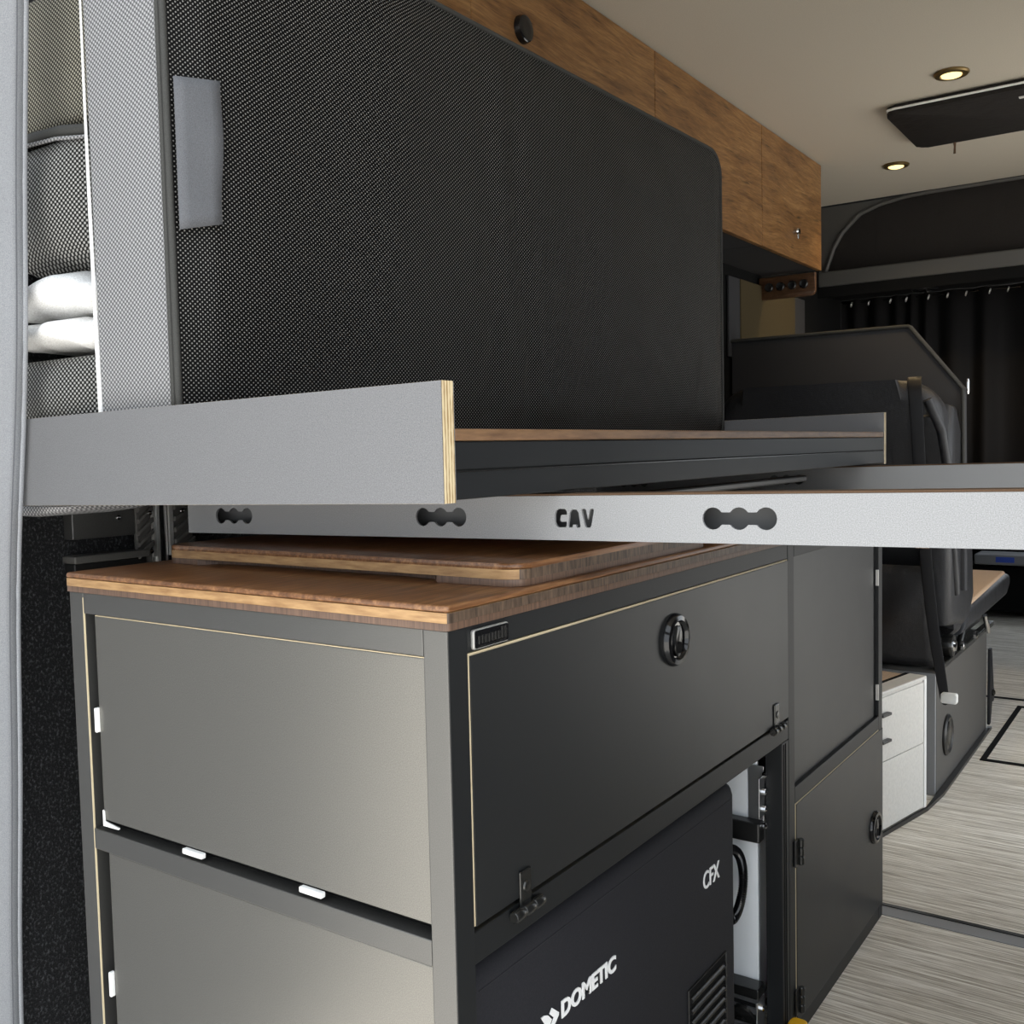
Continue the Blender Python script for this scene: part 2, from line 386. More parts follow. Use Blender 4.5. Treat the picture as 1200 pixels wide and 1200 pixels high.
tube('binding', 'cover', dc, [(lean(z) + wob(z) + 0.001, -0.020, z) for z in [-0.1 + 2.1 * i / 60 for i in range(61)]], 0.006, 8)
tube('stitching', 'strap', dc, [(lean(z) + wob(z) + 0.0055, -0.031, z) for z in [-0.1 + 2.1 * i / 60 for i in range(61)]], 0.0012, 5)
struct(prism('door_1', 'dgrey', None, 'y', [(lean(-.1) - .03, -.1), (lean(2.) - .03, 2.0), (lean(2.) - .08, 2.0), (lean(-.1) - .08, -.1)], -0.78, -0.03, smooth=None))

# ------------------------------------------------------------------ cab end
hd = thing('cab_header', (0.02, 3.6, 1.70), 'black cloth headliner under a grey arch above the cab', 'headliner')
arch = [(-0.79, 1.74), (-0.774, 1.795), (-0.7374, 1.898), (-0.7013, 1.957), (-0.6305, 2.024), (-0.544, 2.053), (-0.443, 2.068), (-0.345, 2.072), (-0.156, 2.073)]
arch = arch + [(0.04 - x, z) for x, z in arch[::-1]]
tube('arch_trim', 'dgrey', hd, [(x, 3.62, z) for x, z in arch], 0.009, 8)
prism('cloth_panel', 'hood', hd, 'y', arch, 3.66, 3.70, smooth=None)
prism('arch_corner', 'dgrey', hd, 'y', [(-0.80, 1.72), (-0.80, 2.073), (-0.345, 2.073)] + [(x, z) for x, z in arch[7::-1]], 3.622, 3.65, smooth=None)
B('shelf_lip', 'dgrey', hd, WL + .002, WR - .002, 3.60, 3.625, 1.735, 1.80, 0.006, label='grey shelf lip')
B('shelf', 'matte', hd, WL + .002, WR - .002, 3.625, 4.2, 1.715, 1.735)
B('lower_valance', 'matte', hd, WL + .002, WR - .002, 3.60, 3.615, 1.69, 1.735)
lathe('dome_lamp', 'chrome', hd, (-0.394, 3.74, 1.70), 'z', [(0.035, 0.014), (0.055, 0.012), (0.055, 0.004), (0.045, -0.004), (0.02, -0.008)], 24, 'small chrome dome lamp')

ct = thing('cab_curtain', (0.02, 3.93, 0.75), 'black pleated curtain hung on small rings across the cab', 'curtain')
bm = bmesh.new(); nx = 330; lo, mid, hi = [], [], []
ph = 0
for i in range(nx + 1):
    x = WL + .001 + (WR - WL - .002) * i / nx
    ph += 0.32 + 0.14 * math.sin(x * 9) + 0.1 * math.sin(x * 23)
    d = 0.022 * math.sin(ph)
    for arr, z, k in ((lo, 0.75, 1.25), (mid, 1.2, 1.05), (hi, 1.713, 0.6)): arr.append(bm.verts.new((x, 3.93 + d * k, z)))
for a, b in ((lo, mid), (mid, hi)):
    for i in range(nx): bm.faces.new((a[i], a[i + 1], b[i + 1], b[i]))
ob = from_bm(bm, 'cloth', 'curtain', ct, 60); md = ob.modifiers.new('thick', 'SOLIDIFY'); md.thickness = 0.002
tube('curtain_wire', 'steel', ct, [(WL + .005, 3.93, 1.70), (WR - .005, 3.93, 1.70)], 0.003, 6)
for i in range(20):
    x = WL + .06 + i * 0.081 + random.uniform(-.012, .012); z = 1.69
    tube('ring', 'alu', ct, [(x + .003 * math.sin(a), 3.905 + .008 * math.cos(a), z + .010 * math.sin(a)) for a in [2 * PI * k / 10 for k in range(10)]], 0.0022, 5, True)

cc = thing('cab_console', (-0.35, 5.85, 0.0), 'dark console at the far end of the aisle with grey ledge and blue tag', 'console')
B('body', 'matte', cc, -0.75, 0.3, 5.82, 6.1, 0.04, 0.31, 0.01)
B('ledge', 'lgrey', cc, -0.56, 0.3, 5.78, 6.0, 0.322, 0.385, 0.01)
B('tag', 'blue', cc, -0.44, -0.34, 5.777, 5.78, 0.34, 0.372)

# ------------------------------------------------------------------ overhead lockers
XO, ZO = -0.575, 1.695
lockers = [(0.085, 0.842, ''), (0.842, 1.617, ''), (1.617, 2.357, ''), (2.357, 2.945, '')]
lab = ['oak overhead locker over the grey strap end of the mattress', 'oak overhead locker with a round black knob',
       'plain oak overhead locker between the knob locker and the end locker', 'oak end overhead locker with a small metal pull above the control strip']
for (y0, y1, _), l in zip(lockers, lab):
    y0 = max(y0, 0.0)
    t = thing('overhead_locker', (-0.68, (y0 + y1) / 2, ZO), l, 'locker', 'overhead lockers')
    B('carcass', 'partition', t, WL + .002, XO - .018, y0 + .001, y1 - .001, ZO + .004, ZC - .002, label='dark cloth-lined box')
    d = B('door', 'oak', t, XO - .017, XO, y0 + .0012, y1 - .0012, ZO, ZC - .006, 0.0015)
    if y0 == 0.842:
        lathe('knob', 'gloss', d, (XO, 1.014, 1.925), 'x', [(0.028, 0), (0.028, 0.004), (0.026, 0.012), (0.022, 0.014), (0.012, 0.0135)], 32, 'round glossy black knob')
    if y0 == 2.357:
        lathe('pull', 'chrome', d, (XO, 2.655, 1.786), 'x', [(0.008, 0), (0.008, 0.008), (0.012, 0.012), (0.010, 0.018)], 16, 'small metal pull')
        tube('pull_tail', 'chrome', d, [(XO + .012, 2.655, 1.78), (XO + .013, 2.656, 1.762)], 0.004, 8)
cp = thing('control_strip', (-0.70, 2.92, 1.60), 'small wooden control strip with four round black sockets under the end locker', 'control panel')
pl = prism('plate', 'ctrl', cp, 'y', rrect(-0.795, -0.585, 1.605, 1.686, (0, 0, .012, .018), 5), 2.90, 2.918, 0.002)
for i, x in enumerate((-0.755, -0.712, -0.668, -0.625)):
    lathe('socket', 'black', cp, (x, 2.90, 1.648), 'y', [(0.016, 0), (0.016, -0.006), (0.013, -0.010), (0.006, -0.008)], 18)
hk = lathe('coat_hook', 'chrome', None, (-0.64, 2.10, 1.670), 'z', [(0.010, 0.025), (0.010, 0.020), (0.004, 0.018), (0.004, 0.006), (0.009, 0.002), (0.006, -0.004)], 14)
tag(hk, 'tiny chrome hook under the overhead lockers beside the mattress', 'hook')
wp = thing('window_blind', (WL + .01, 2.98, 1.40), 'tan fabric window blind on the wall below the control strip', 'blind')
B('blind_panel', 'wallpaint', wp, WL + .002, WL + .016, 2.70, 3.27, 1.40, 1.66, 0.004)
B('blind_border', 'partition', wp, WL + .002, WL + .012, 3.27, 3.40, 1.38, 1.66, 0.003)
B('blind_border', 'partition', wp, WL + .002, WL + .012, 2.60, 2.70, 1.38, 1.66, 0.003)

# ------------------------------------------------------------------ ceiling fittings
def downlight(x, y, label):
    t = thing('ceiling_downlight', (x, y, ZC - .012), label, 'ceiling light', 'ceiling downlights')
    lathe('bezel', 'bronze', t, (x, y, ZC - .001), 'z', [(0.046, 0), (0.046, -0.003), (0.042, -0.007), (0.030, -0.008), (0.028, -0.005)], 32)
    lathe('lens', 'lamp', t, (x, y, ZC - .0055), 'z', [(0.027, 0), (0.026, -0.004), (0.018, -0.007), (0.008, -0.008)], 24, 'glowing warm lens')
    ld = bpy.data.lights.new('downlight_beam', 'SPOT'); ld.energy = 6; ld.color = (1.0, 0.72, 0.38); ld.spot_size = 2.2; ld.spot_blend = 0.7; ld.shadow_soft_size = 0.02
    lo_ = bpy.data.objects.new('downlight_beam', ld); COL.objects.link(lo_); lo_.parent = t; lo_.location = (0, 0, -0.012)
downlight(-0.005, 2.277, 'lit round downlight between the roof vent shade and the oak lockers')
downlight(-0.361, 3.132, 'lit round downlight by the cab header')
downlight(0.40, 3.132, 'lit round downlight on the door side by the cab header')

rv = thing('roof_vent_shade', (0.02, 2.70, 2.04), 'black fabric roof vent shade with a pale rim and hanging pull strap', 'vent shade')
prism('shade', 'hood', rv, 'z', rrect(-0.225, 0.265, 2.445, 2.875, 0.03, 5), 2.046, 2.073, 0.006, 2)
tube('rim', 'white', rv, [(-0.222, 2.47, 2.060), (-0.218, 2.447, 2.060), (-0.195, 2.440, 2.060), (0.235, 2.440, 2.060), (0.262, 2.45, 2.06)], 0.0035, 8, label='pale bead along the rear edge')
B('sewn_label', 'label', rv, 0.128, 0.168, 2.515, 2.53, 2.0435, 2.0462)
tube('pull_strap', 'felt', rv, [(-0.112, 2.872, 2.052), (-0.112, 2.876, 2.035), (-0.113, 2.878, 2.012)], [0.006, 0.0035, 0.004], 6)

# ------------------------------------------------------------------ galley cabinets
CW, CL, CH = -0.6275, 1.5477, 0.900
def latch(parent, y, z, x=0.001):
    lt = lathe('latch', 'gloss', parent, (x, y, z), 'x', [(0.036, 0), (0.036, 0.003), (0.033, 0.008), (0.027, 0.009), (0.025, 0.005), (0.024, 0.004)], 36, 'round black push latch')
    return lt
def latch_bits(door, y, z, x=0.001):
    lt = latch(door, y, z, x); p = door
    key = [(y + .011 * math.cos(a), z - .009 + .014 * math.sin(a)) for a in [math.radians(130 + 280 * k / 12) for k in range(13)]]
    key = key[:] + [(y + .006, z + .019), (y - .006, z + .019)]
    b = from_bm(prism_bm('x', key, x + .004, x + .0075, 0.0015, 2), 'paddle', 'steel', p, 30)
    lathe('keyhole', 'matte', p, (x + .0075, y, z - .010), 'x', [(0.008, 0), (0.008, 0.001), (0.004, 0.0012)], 16)
def hinge_h(parent, y, z):
    """leaf on the door, barrel along the gap below"""
    B('hinge_leaf', 'steel', parent, 0.001, 0.0045, y - .0105, y + .0105, z + .004, z + .042, 0.0015)
    lathe('hinge_screw', 'steel', parent, (0.0045, y, z + .024), 'x', [(0.0065, 0), (0.0055, 0.0016), (0.002, 0.002)], 14)
    for k in (-1, 0, 1): lathe('hinge_knuckle', 'steel', parent, (0.006, y + k * .0185, z), 'y', [(0.0055, -.009), (0.0065, -.0075), (0.0065, .0075), (0.0055, .009)], 12)
def hinge_v(parent, y, z):
    B('hinge_leaf', 'black', parent, 0.001, 0.004, y - .016, y + .004, z - .024, z + .024, 0.001)
    for k in (-1, 0, 1): lathe('hinge_knuckle', 'steel', parent, (0.007, y + .004, z + k * .016), 'z', [(0.004, -.0078), (0.0055, -.006), (0.0055, .006), (0.004, .0078)], 12)

g1 = thing('galley_cabinet', (-0.31, 0.46, 0.0), 'black framed galley cabinet with grey end panels and an open fridge bay', 'cabinet')
fb = 0.0012
for x0 in (CW, -0.030):
    B('post', 'frame', g1, x0, x0 + .030, 0.0, 0.030, 0.0, CH, fb)
B('post', 'aisle', g1, -0.030, 0.0, 0.905, 0.9375, 0.0, 0.5585, fb); B('post', 'frame', g1, CW, CW + .03, 0.905, 0.9375, 0.0, CH, fb)
for dy in (0.912, 0.921): B('post_groove', 'matte', g1, -0.0005, 0.0006, dy, dy + .0035, 0.02, 0.555)
B('rail', 'frame', g1, CW + .030, -0.030, 0.0, 0.030, 0.8725, CH, fb)
B('rail', 'frame', g1, CW + .030, -0.030, 0.0, 0.030, 0.5628, 0.590, fb)
B('rail', 'frame', g1, CW + .030, -0.030, 0.0, 0.030, 0.0, 0.03, fb)
B('rail', 'aisle', g1, -0.030, 0.0, 0.030, 0.9375, 0.8735, CH, fb)
B('rail', 'aisle', g1, -0.030, 0.0, 0.030, 0.9375, 0.5595, 0.5925, fb)
B('rail', 'frame', g1, CW, CW + .03, 0.030, 0.9375, 0.8735, CH, fb)
B('post_shade_strip', 'aisle', g1, 0.0, 0.0007, 0.0012, 0.0300, 0.0, CH - .001)  # added dark strip: stands in for shade on the corner post's aisle face
B('edge_strip', 'edge', g1, CW + .0295, CW + .0303, -0.0004, 0.002, 0.30 - .29, 0.893, label='thin cream edge line')
for z0, z1, x0 in ((0.6035, 0.870, -0.580), (0.03, 0.5605, -0.5735)):
    p = B('end_panel', 'panel', g1, x0, -0.0312, 0.004, 0.020, z0, z1, 0.001)
    B('panel_edge', 'edge', p, x0, -0.0312, 0.0045, 0.018, z1, z1 + .0009)
B('end_panel_liner', 'matte', g1, CW + .03, -0.03, 0.022, 0.028, 0.03, 0.8725)
def clip(x, z, w_, h_): B('clip', 'white', g1, x - w_ / 2, x + w_ / 2, -0.001, 0.006, z - h_ / 2, z + h_ / 2, 0.0012, label='white plastic clip')
clip(-0.5815, 0.735, 0.005, 0.032); clip(-0.397, 0.5985, 0.036, 0.0065); clip(-0.198, 0.5985, 0.034, 0.0065); clip(-0.578, 0.3845, 0.005, 0.033)
prism('tape', 'white', g1, 'y', [(-0.5790, 0.617), (-0.5765, 0.616), (-0.5760, 0.6025), (-0.562, 0.6010), (-0.545, 0.5990), (-0.546, 0.5970), (-0.5790, 0.5960)], 0.0015, 0.0035, smooth=None, label='crumpled white tape')
# flap over the fridge bay
B('flap_core', 'edge', g1, -0.016, -0.0004, 0.0312, 0.9365, 0.5985, 0.8725, label='cream edge of the flap')
dr = B('flap_door', 'door', g1, -0.0004, 0.0012, 0.0335, 0.9365, 0.5985, 0.8700, 0.0004, label='black drop-down flap')
latch_bits(dr, 0.489, 0.8095); hinge_h(dr, 0.1175, 0.585); hinge_h(dr, 0.873, 0.594)
bd = prism('badge', 'alu', g1, 'x', rrect(0.036, 0.0955, 0.8755, 0.8955, 0.003, 4), 0.0, 0.0045, 0.0012, 2, label='small dark metal maker plate')
prism('badge_field', 'gloss', bd, 'x', rrect(0.0375, 0.0945, 0.8768, 0.8943, 0.0022, 4), 0.0045, 0.0048, smooth=None)
for k in range(9): B('badge_relief', 'steel', bd, 0.0048, 0.0056, 0.0430 + k * .0056, 0.0466 + k * .0056, 0.8805, 0.8890 + (0.0035 if k > 6 else 0), 0.0003)   # worn, unreadable raised lettering
B('badge_line', 'steel', bd, 0.0048, 0.0052, 0.043, 0.090, 0.878, 0.8792)
# inside of the bay
B('bay_ceiling', 'matte', g1, CW + .03, -0.03, 0.03, 0.90, 0.582, 0.590)
B('bay_back', 'matte', g1, CW + .002, CW + .01, 0.03, 0.90, 0.03, 0.58)
B('bay_floor', 'matte', g1, CW + .03, -0.01, 0.03, 0.90, 0.012, 0.026)
br = B('angle_bracket', 'zinc', g1, -0.032, -0.0305, 0.878, 0.905, 0.43, 0.50, 0.0005, label='galvanised slotted bracket')
B('bracket_flange', 'zinc', br, -0.060, -0.032, 0.9025, 0.9048, 0.405, 0.515, 0.0005)
for k in range(4): lathe('bracket_bolt', 'chrome', br, (-0.031, 0.899, 0.412 + k * .030), 'x', [(0.006, 0), (0.006, 0.005), (0.003, 0.007)], 10)

g2 = thing('galley_cabinet', (-0.31, 1.24, 0.0), 'black galley cabinet beyond the fridge with side-hung lower door and recessed upper panel', 'cabinet')
B('post', 'aisle', g2, -0.030, 0.0, 0.939, 0.970, 0.0, CH, fb); B('post', 'aisle', g2, -0.030, 0.0, 1.5177, CL, 0.0, CH, fb)
B('post', 'frame', g2, CW, CW + .03, 1.5177, CL, 0.0, CH, fb)
B('rail', 'aisle', g2, -0.030, 0.0, 0.970, 1.5177, 0.8735, CH, fb)
B('rail', 'aisle', g2, -0.030, 0.0, 0.970, 1.5177, 0.434, 0.464, fb)
B('rail', 'aisle', g2, -0.030, 0.0, 0.970, 1.5177, 0.0, 0.030, fb)
B('upper_panel', 'door', g2, -0.022, -0.008, 0.970, 1.5177, 0.464, 0.8735)
B('door_core', 'edge', g2, -0.016, -0.0004, 0.9715, 1.5465, 0.0315, 0.4335, label='cream edge of the door')
d2_ = B('door', 'door', g2, -0.0004, 0.0012, 0.9745, 1.5465, 0.0315, 0.4315, 0.0004)
latch_bits(d2_, 1.4785, 0.2265); hinge_v(d2_, 0.9765, 0.346); hinge_v(d2_, 0.9765, 0.074)
B('end_wall', 'frame', g2, CW + .03, -0.03, 1.526, 1.54, 0.0, CH); B('partition', 'matte', g2, CW + .03, -0.03, 0.945, 0.96, 0.60, CH)
for z in (0.755, 0.50): B('clip', 'alu', g2, -0.006, 0.0006, 1.5145, 1.5185, z, z + .035, 0.0005)
tube('knob_stem', 'black', g2, [(-0.02, CL - .001, 0.36), (-0.02, CL + .02, 0.36)], 0.005, 8); tube('knob_stem', 'black', g2, [(-0.02, CL - .001, 0.43), (-0.02, CL + .022, 0.43)], 0.005, 8)

wt = thing('worktop', (-0.31, 0.77, CH), 'walnut-faced laminated worktop lying along both galley cabinets', 'worktop')
OV = 0.0035
def slab(th, name, mat, pts, z0, z1, bev, fn=None): return prism(name, mat, th, 'z', pts, z0, z1, bev, 3, 40, fn)
wo = rrect(CW - OV, OV, -OV, CL, 0.006, 4)
wi = rrect(CW - OV + .0002, OV - .0002, -OV + .0002, CL - .0002, 0.006, 4)
slab(wt, 'bottom_layer', 'wbot', wi, CH, CH + .0075, 0.0004)
slab(wt, 'core_layer', 'core', wo, CH + .0075, CH + .0175, 0)
slab(wt, 'top_layer', 'wtop', wo, CH + .0175, CH + .0245, 0.003)

# loose table top lying on the worktop, its underside relieved along the rear edge
tb = thing('table_top', (-0.30, 0.30, CH + .0245), 'loose walnut bamboo table top with rounded corners lying on the worktop', 'table top')
zt = CH + .0247
to = rrect(-0.602, -0.004, 0.128, 0.62, 0.026, 7)
slab(tb, 'top_layer', 'wtop', to, zt + .0185, zt + .0250, 0.0028)
slab(tb, 'core_layer', 'core', to, zt + .0080, zt + .0185, 0)
# bottom layer with a scooped hand grip on the rear side
g = [(-0.530, 0.128), (-0.515, 0.150), (-0.44, 0.158), (-0.20, 0.158), (-0.135, 0.150), (-0.115, 0.128)]
bt = [p for p in to]
i0 = max(range(len(bt)), key=lambda i: -bt[i][1] * 10 - bt[i][0])   # first corner vertex on the rear edge
rear = [i for i, p in enumerate(bt) if abs(p[1] - 0.128) < 1e-6]
k = min(rear, key=lambda i: bt[i][0])
bt = bt[:k + 1] + g + bt[k + 1:]
prism('bottom_layer', 'wbot', tb, 'z', bt, zt, zt + .0080, 0.0008, 2, 30)

# ------------------------------------------------------------------ fridge bay contents
fr = thing('cool_box', (-0.24, 0.405, 0.055), 'black cool box in a padded jacket with white lettering, inside the open cabinet bay', 'cool box')
FX = -0.026
bm = bmesh.new(); add_box(bm, -0.46, FX, 0.046, 0.767, 0.057, 0.533, 0.022, 4)
jk = from_bm(bm, 'jacket', 'fridge', fr, 40)
tube('jacket_seam', 'fridge', fr, [(FX - .001, 0.07, 0.507), (FX - .001, 0.745, 0.507)], 0.0018, 6)
tube('jacket_seam', 'fridge', fr, [(FX - .006, 0.056, 0.09), (FX - .006, 0.056, 0.50)], 0.0022, 6)
text_mesh('brand_lettering', 'DOMETIC', 'text', fr, (FX + .0006, 0.2285, 0.3990), (0, 1, 0), (0, 0, 1), 0.0215, 0.132, 0.0006, 0.035)
text_mesh('model_lettering', 'CFX', 'text', fr, (FX + .0006, 0.634, 0.3985), (0, 1, 0), (0, 0, 1), 0.0275, 0.0600, 0.0006, 0.008)
def face_poly(name, pts): return from_bm(prism_bm('x', pts, FX, FX + .0012), name, 'text', fr)
face_poly('emblem_chevron', [(0.2075, 0.4225), (0.2220, 0.4105), (0.2215, 0.4075), (0.2075, 0.3965), (0.2020, 0.4005), (0.2115, 0.4090), (0.2025, 0.4175)])
face_poly('emblem_wedge', [(0.1905, 0.4215), (0.1985, 0.4180), (0.2065, 0.4095), (0.1985, 0.4010), (0.1905, 0.3975), (0.1845, 0.3975), (0.1925, 0.4095), (0.1845, 0.4215)])
B('vent_recess', 'matte', fr, FX - .001, FX + .0008, 0.578, 0.714, 0.09, 0.268, 0.0003)
for k in range(10):
    z = 0.252 - k * 0.0178
    tube('vent_slat', 'black', fr, [(FX + .001, 0.582, z), (FX + .0012, 0.70, z), (FX + .0012, 0.706, z)], 0.0046, 8)
    lathe('vent_stud', 'gloss', fr, (FX + .003, 0.703, z), 'x', [(0.0055, 0), (0.004, 0.003), (0.0015, 0.004)], 10)
tube('vent_frame', 'black', fr, [(FX + .001, y, z) for y, z in ((0.576, 0.09), (0.576, 0.27), (0.714, 0.27), (0.714, 0.09))], 0.0018, 6)
for y in (0.12, 0.69):
    for x in (-0.40, -0.08): lathe('foot', 'black', fr, (x, y, 0.046), 'z', [(0.018, 0), (0.02, 0.004), (0.02, 0.014)], 14)

sl = thing('fridge_slide', (-0.24, 0.47, 0.026), 'zinc fridge slide with a yellow release lever at the foot of the bay', 'slide')
B('side_channel', 'zinc', sl, -0.46, -0.036, 0.80, 0.808, 0.034, 0.085, 0.001)
B('fixed_rail', 'zinc', sl, -0.46, -0.034, 0.852, 0.858, 0.028, 0.075, 0.001)
B('slide_face', 'zinc', sl, -0.50, -0.036, 0.884, 0.890, 0.028, 0.110, 0.0008)
for z in (0.100, 0.080, 0.040): B('slide_ridge', 'zinc', sl, -0.50, -0.036, 0.878, 0.884, z, z + .010, 0.002)
B('slide_slot', 'matte', sl, -0.50, -0.036, 0.8825, 0.884, 0.091, 0.099)
B('slide_end', 'zinc', sl, -0.036, -0.033, 0.868, 0.9035, 0.028, 0.108, 0.0008)
lathe('roller', 'steel', sl, (-0.066, 0.884, 0.060), 'y', [(0.030, 0), (0.032, -0.004), (0.028, -0.010), (0.014, -0.012), (0.012, -0.016), (0.005, -0.017)], 24)
lathe('bolt', 'chrome', sl, (-0.033, 0.888, 0.092), 'x', [(0.007, 0), (0.007, 0.004), (0.004, 0.006)], 10)
B('tray', 'steel', sl, -0.46, -0.036, 0.04, 0.80, 0.034, 0.045, 0.001)
prism('release_lever', 'yellow', sl, 'z', rrect(0.003, 0.034, 0.868, 0.940, 0.010, 4), 0.036, 0.064, 0.005, 3, label='yellow release lever')
B('lever_arm', 'steel', sl, -0.033, 0.004, 0.872, 0.884, 0.044, 0.056, 0.002)

wtk = thing('water_tank', (-0.33, 1.10, 0.026), 'milky white water tank standing behind the cool box', 'tank')
prism('tank_body', 'tank', wtk, 'x', rrect(0.962, 1.50, 0.03, 0.395, 0.02, 4), -0.60, -0.07, 0.015, 3)
prism('tank_wall', 'tank', wtk, 'y', rrect(-0.60, -0.06, 0.14, 0.42, 0.02, 4), 0.945, 0.962, 0.004, 3)
wbx = B('bay_sidewall', 'tank', g1, -0.62, -0.045, 0.9065, 0.912, 0.125, 0.555, 0.001, label='milky white side sheet')
B('bay_crossbar', 'black', g1, -0.60, -0.032, 0.880, 0.9055, 0.385, 0.420, 0.003); B('bay_crossbar', 'steel', g1, -0.60, -0.032, 0.870, 0.9055, 0.112, 0.130, 0.002)
B('bay_crossbar', 'lgrey', g1, -0.60, -0.14, 0.870, 0.9055, 0.42, 0.50, 0.004)
cd = thing('conduit', (-0.10, 0.80, 0.28), 'black ribbed conduit looping out beside the cool box', 'cable')
pts, rad = [], []
for k in range(97):
    a = math.radians(-100 + 200 * k / 96); pts.append((-0.046 - .012 * k / 96, 0.800 + 0.056 * math.cos(a), 0.340 + 0.056 * math.sin(a))); rad.append(0.0085 if k % 2 else 0.0068)
tube('hose', 'gloss', cd, pts, rad, 10)

# ------------------------------------------------------------------ bed platform and cross rails
def tilt(v): return (v[0], v[1], v[2] + 0.015 * v[0])
bed = thing('bed_platform', (-0.36, 0.76, 1.02), 'bed platform with grey plywood end boards, black side rail and walnut deck', 'bed')
for y0, y1, xl, zt_ in ((-0.009, 0.008, -0.722, 1.136), (1.529, 1.545, -0.72, 1.134)):
    e = B('end_board', 'ply', bed, xl, 0.0088, y0, y1, 1.0215, zt_, 0.0004, fn=tilt, label='grey end board with bare ply edge')
    B('laminate_face', 'board', e, xl, 0.0086, y0 - .0011, y0, 1.0217, zt_ - .0002, 0, fn=tilt)
    B('laminate_face', 'board', e, xl, 0.0086, y1, y1 + .0011, 1.0217, zt_ - .0002, 0, fn=tilt)
for x0, x1 in ((-0.030, 0.0075), (-0.70, -0.66)):
    sr = B('side_rail', 'aisle', bed, x0, x1, 0.0095, 1.527, 1.024, 1.0795, 0.0015, fn=tilt, label='black aluminium side rail')
    B('rail_groove', 'matte', sr, x1 - .0005, x1 + .0004, 0.0095, 1.527, 1.0515, 1.0530, fn=tilt)
    B('rail_bead', 'steel', sr, x1 - .0005, x1 + .0008, 0.0095, 1.527, 1.0500, 1.0512, fn=tilt)
B('deck', 'deck', bed, -0.56, 0.0085, 0.0095, 1.527, 1.0800, 1.0915, 0.002, fn=tilt, label='walnut deck board')
B('under_slide', 'black', bed, -0.062, -0.040, 0.30, 1.163, 0.9985, 1.0100, 0.003, fn=tilt, label='black slide bar')
lathe('slide_pin', 'steel', bed, (-0.05, 1.163, 1.003), 'y', [(0.004, 0), (0.004, 0.008), (0.002, 0.010)], 10)

def dogbone(cx, cz, w_=0.0775, R=0.0112, h=0.0062):
    cs = (-w_ / 2 + R, 0, w_ / 2 - R); out = []
    b = math.asin(h / R)
    for ci, c in enumerate(cs):                                # along the top, left to right
        a0 = PI + 0 if ci == 0 else PI - b; a1 = b if ci < 2 else 0
        for k in range(9):
            a = a0 + (a1 - a0) * k / 8; out.append((cx + c + R * math.cos(a), cz + R * math.sin(a)))
    for ci in (2, 1, 0):
        c = cs[ci]; a0 = 0 if ci == 2 else -b; a1 = -(PI - b) if ci > 0 else -PI
        for k in range(9):
            if ci == 2 and k == 0: continue
            if ci == 0 and k == 8: continue
            a = a0 + (a1 - a0) * k / 8; out.append((cx + c + R * math.cos(a), cz + R * math.sin(a)))
    return out
def letters(cx, cz, w_=0.050, h=0.0205):
    L = []
    C_ = [(0.32, 1.0), (0.85, 1.0), (1.0, 0.86), (1.0, 0.68), (0.58, 0.68), (0.50, 0.62), (0.46, 0.5), (0.46, 0.38), (0.54, 0.30), (0.98, 0.32), (0.98, 0.12), (0.86, 0.0), (0.30, 0.0), (0.1, 0.1), (0.0, 0.3), (0.0, 0.68), (0.1, 0.9)]
    A_ = [(0.30, 0.96), (0.70, 0.96), (0.86, 0.8), (1.0, 0.1), (0.95, 0.0), (0.68, 0.0), (0.62, 0.16), (0.40, 0.16), (0.34, 0.0), (0.05, 0.0), (0.0, 0.1), (0.14, 0.8)]
    V_ = [(0.0, 0.92), (0.06, 1.0), (0.30, 1.0), (0.38, 0.92), (0.52, 0.42), (0.66, 0.92), (0.74, 1.0), (0.94, 1.0), (1.0, 0.92), (0.78, 0.12), (0.68, 0.0), (0.36, 0.0), (0.26, 0.12)]
    lw = 0.0157; gp = (w_ - 3 * lw) / 2; x0 = cx - w_ / 2
    for i, l in enumerate((C_, A_, V_)):
        L.append([(x0 + i * (lw + gp) + u * lw, cz - h / 2 + v * h) for u, v in l])
    return L
def crossbar(y, label, lettered=True):
    t = thing('bed_crossbar', (0.02, y, 0.97), label, 'crossbar', 'bed crossbars')
    x0, x1, z0, z1 = -0.640, 0.80, 0.9695, 1.0185
    holes = [dogbone(cx, 0.9945) for cx in (-0.539, -0.165, 0.2116, 0.588)] + letters(0.022, 0.994)
    if not lettered: holes = holes[:2]
    holed_plate('front_face', 'rail', t, [(x0, z0), (x1, z0), (x1, z1), (x0, z1)], holes, y, y + .003, tilt)
    B('top_face', 'rail', t, x0, x1, y + .003, y + .035, z1 - .003, z1, 0, fn=tilt)
    B('bottom_face', 'rail', t, x0, x1, y + .003, y + .035, z0, z0 + .003, 0, fn=tilt)
    B('back_face', 'railin', t, x0, x1, y + .032, y + .035, z0 + .003, z1 - .003, 0, fn=tilt)
    B('felt_strip', 'felt', t, x0, x1, y + .001, y + .034, z1, z1 + .0022, 0, fn=tilt, label='thin brown felt strip')
    return t
crossbar(0.200, 'silver-grey steel crossbar with stencil letters just above the table top')
crossbar(1.400, 'silver-grey steel crossbar under the far end of the bed', False)

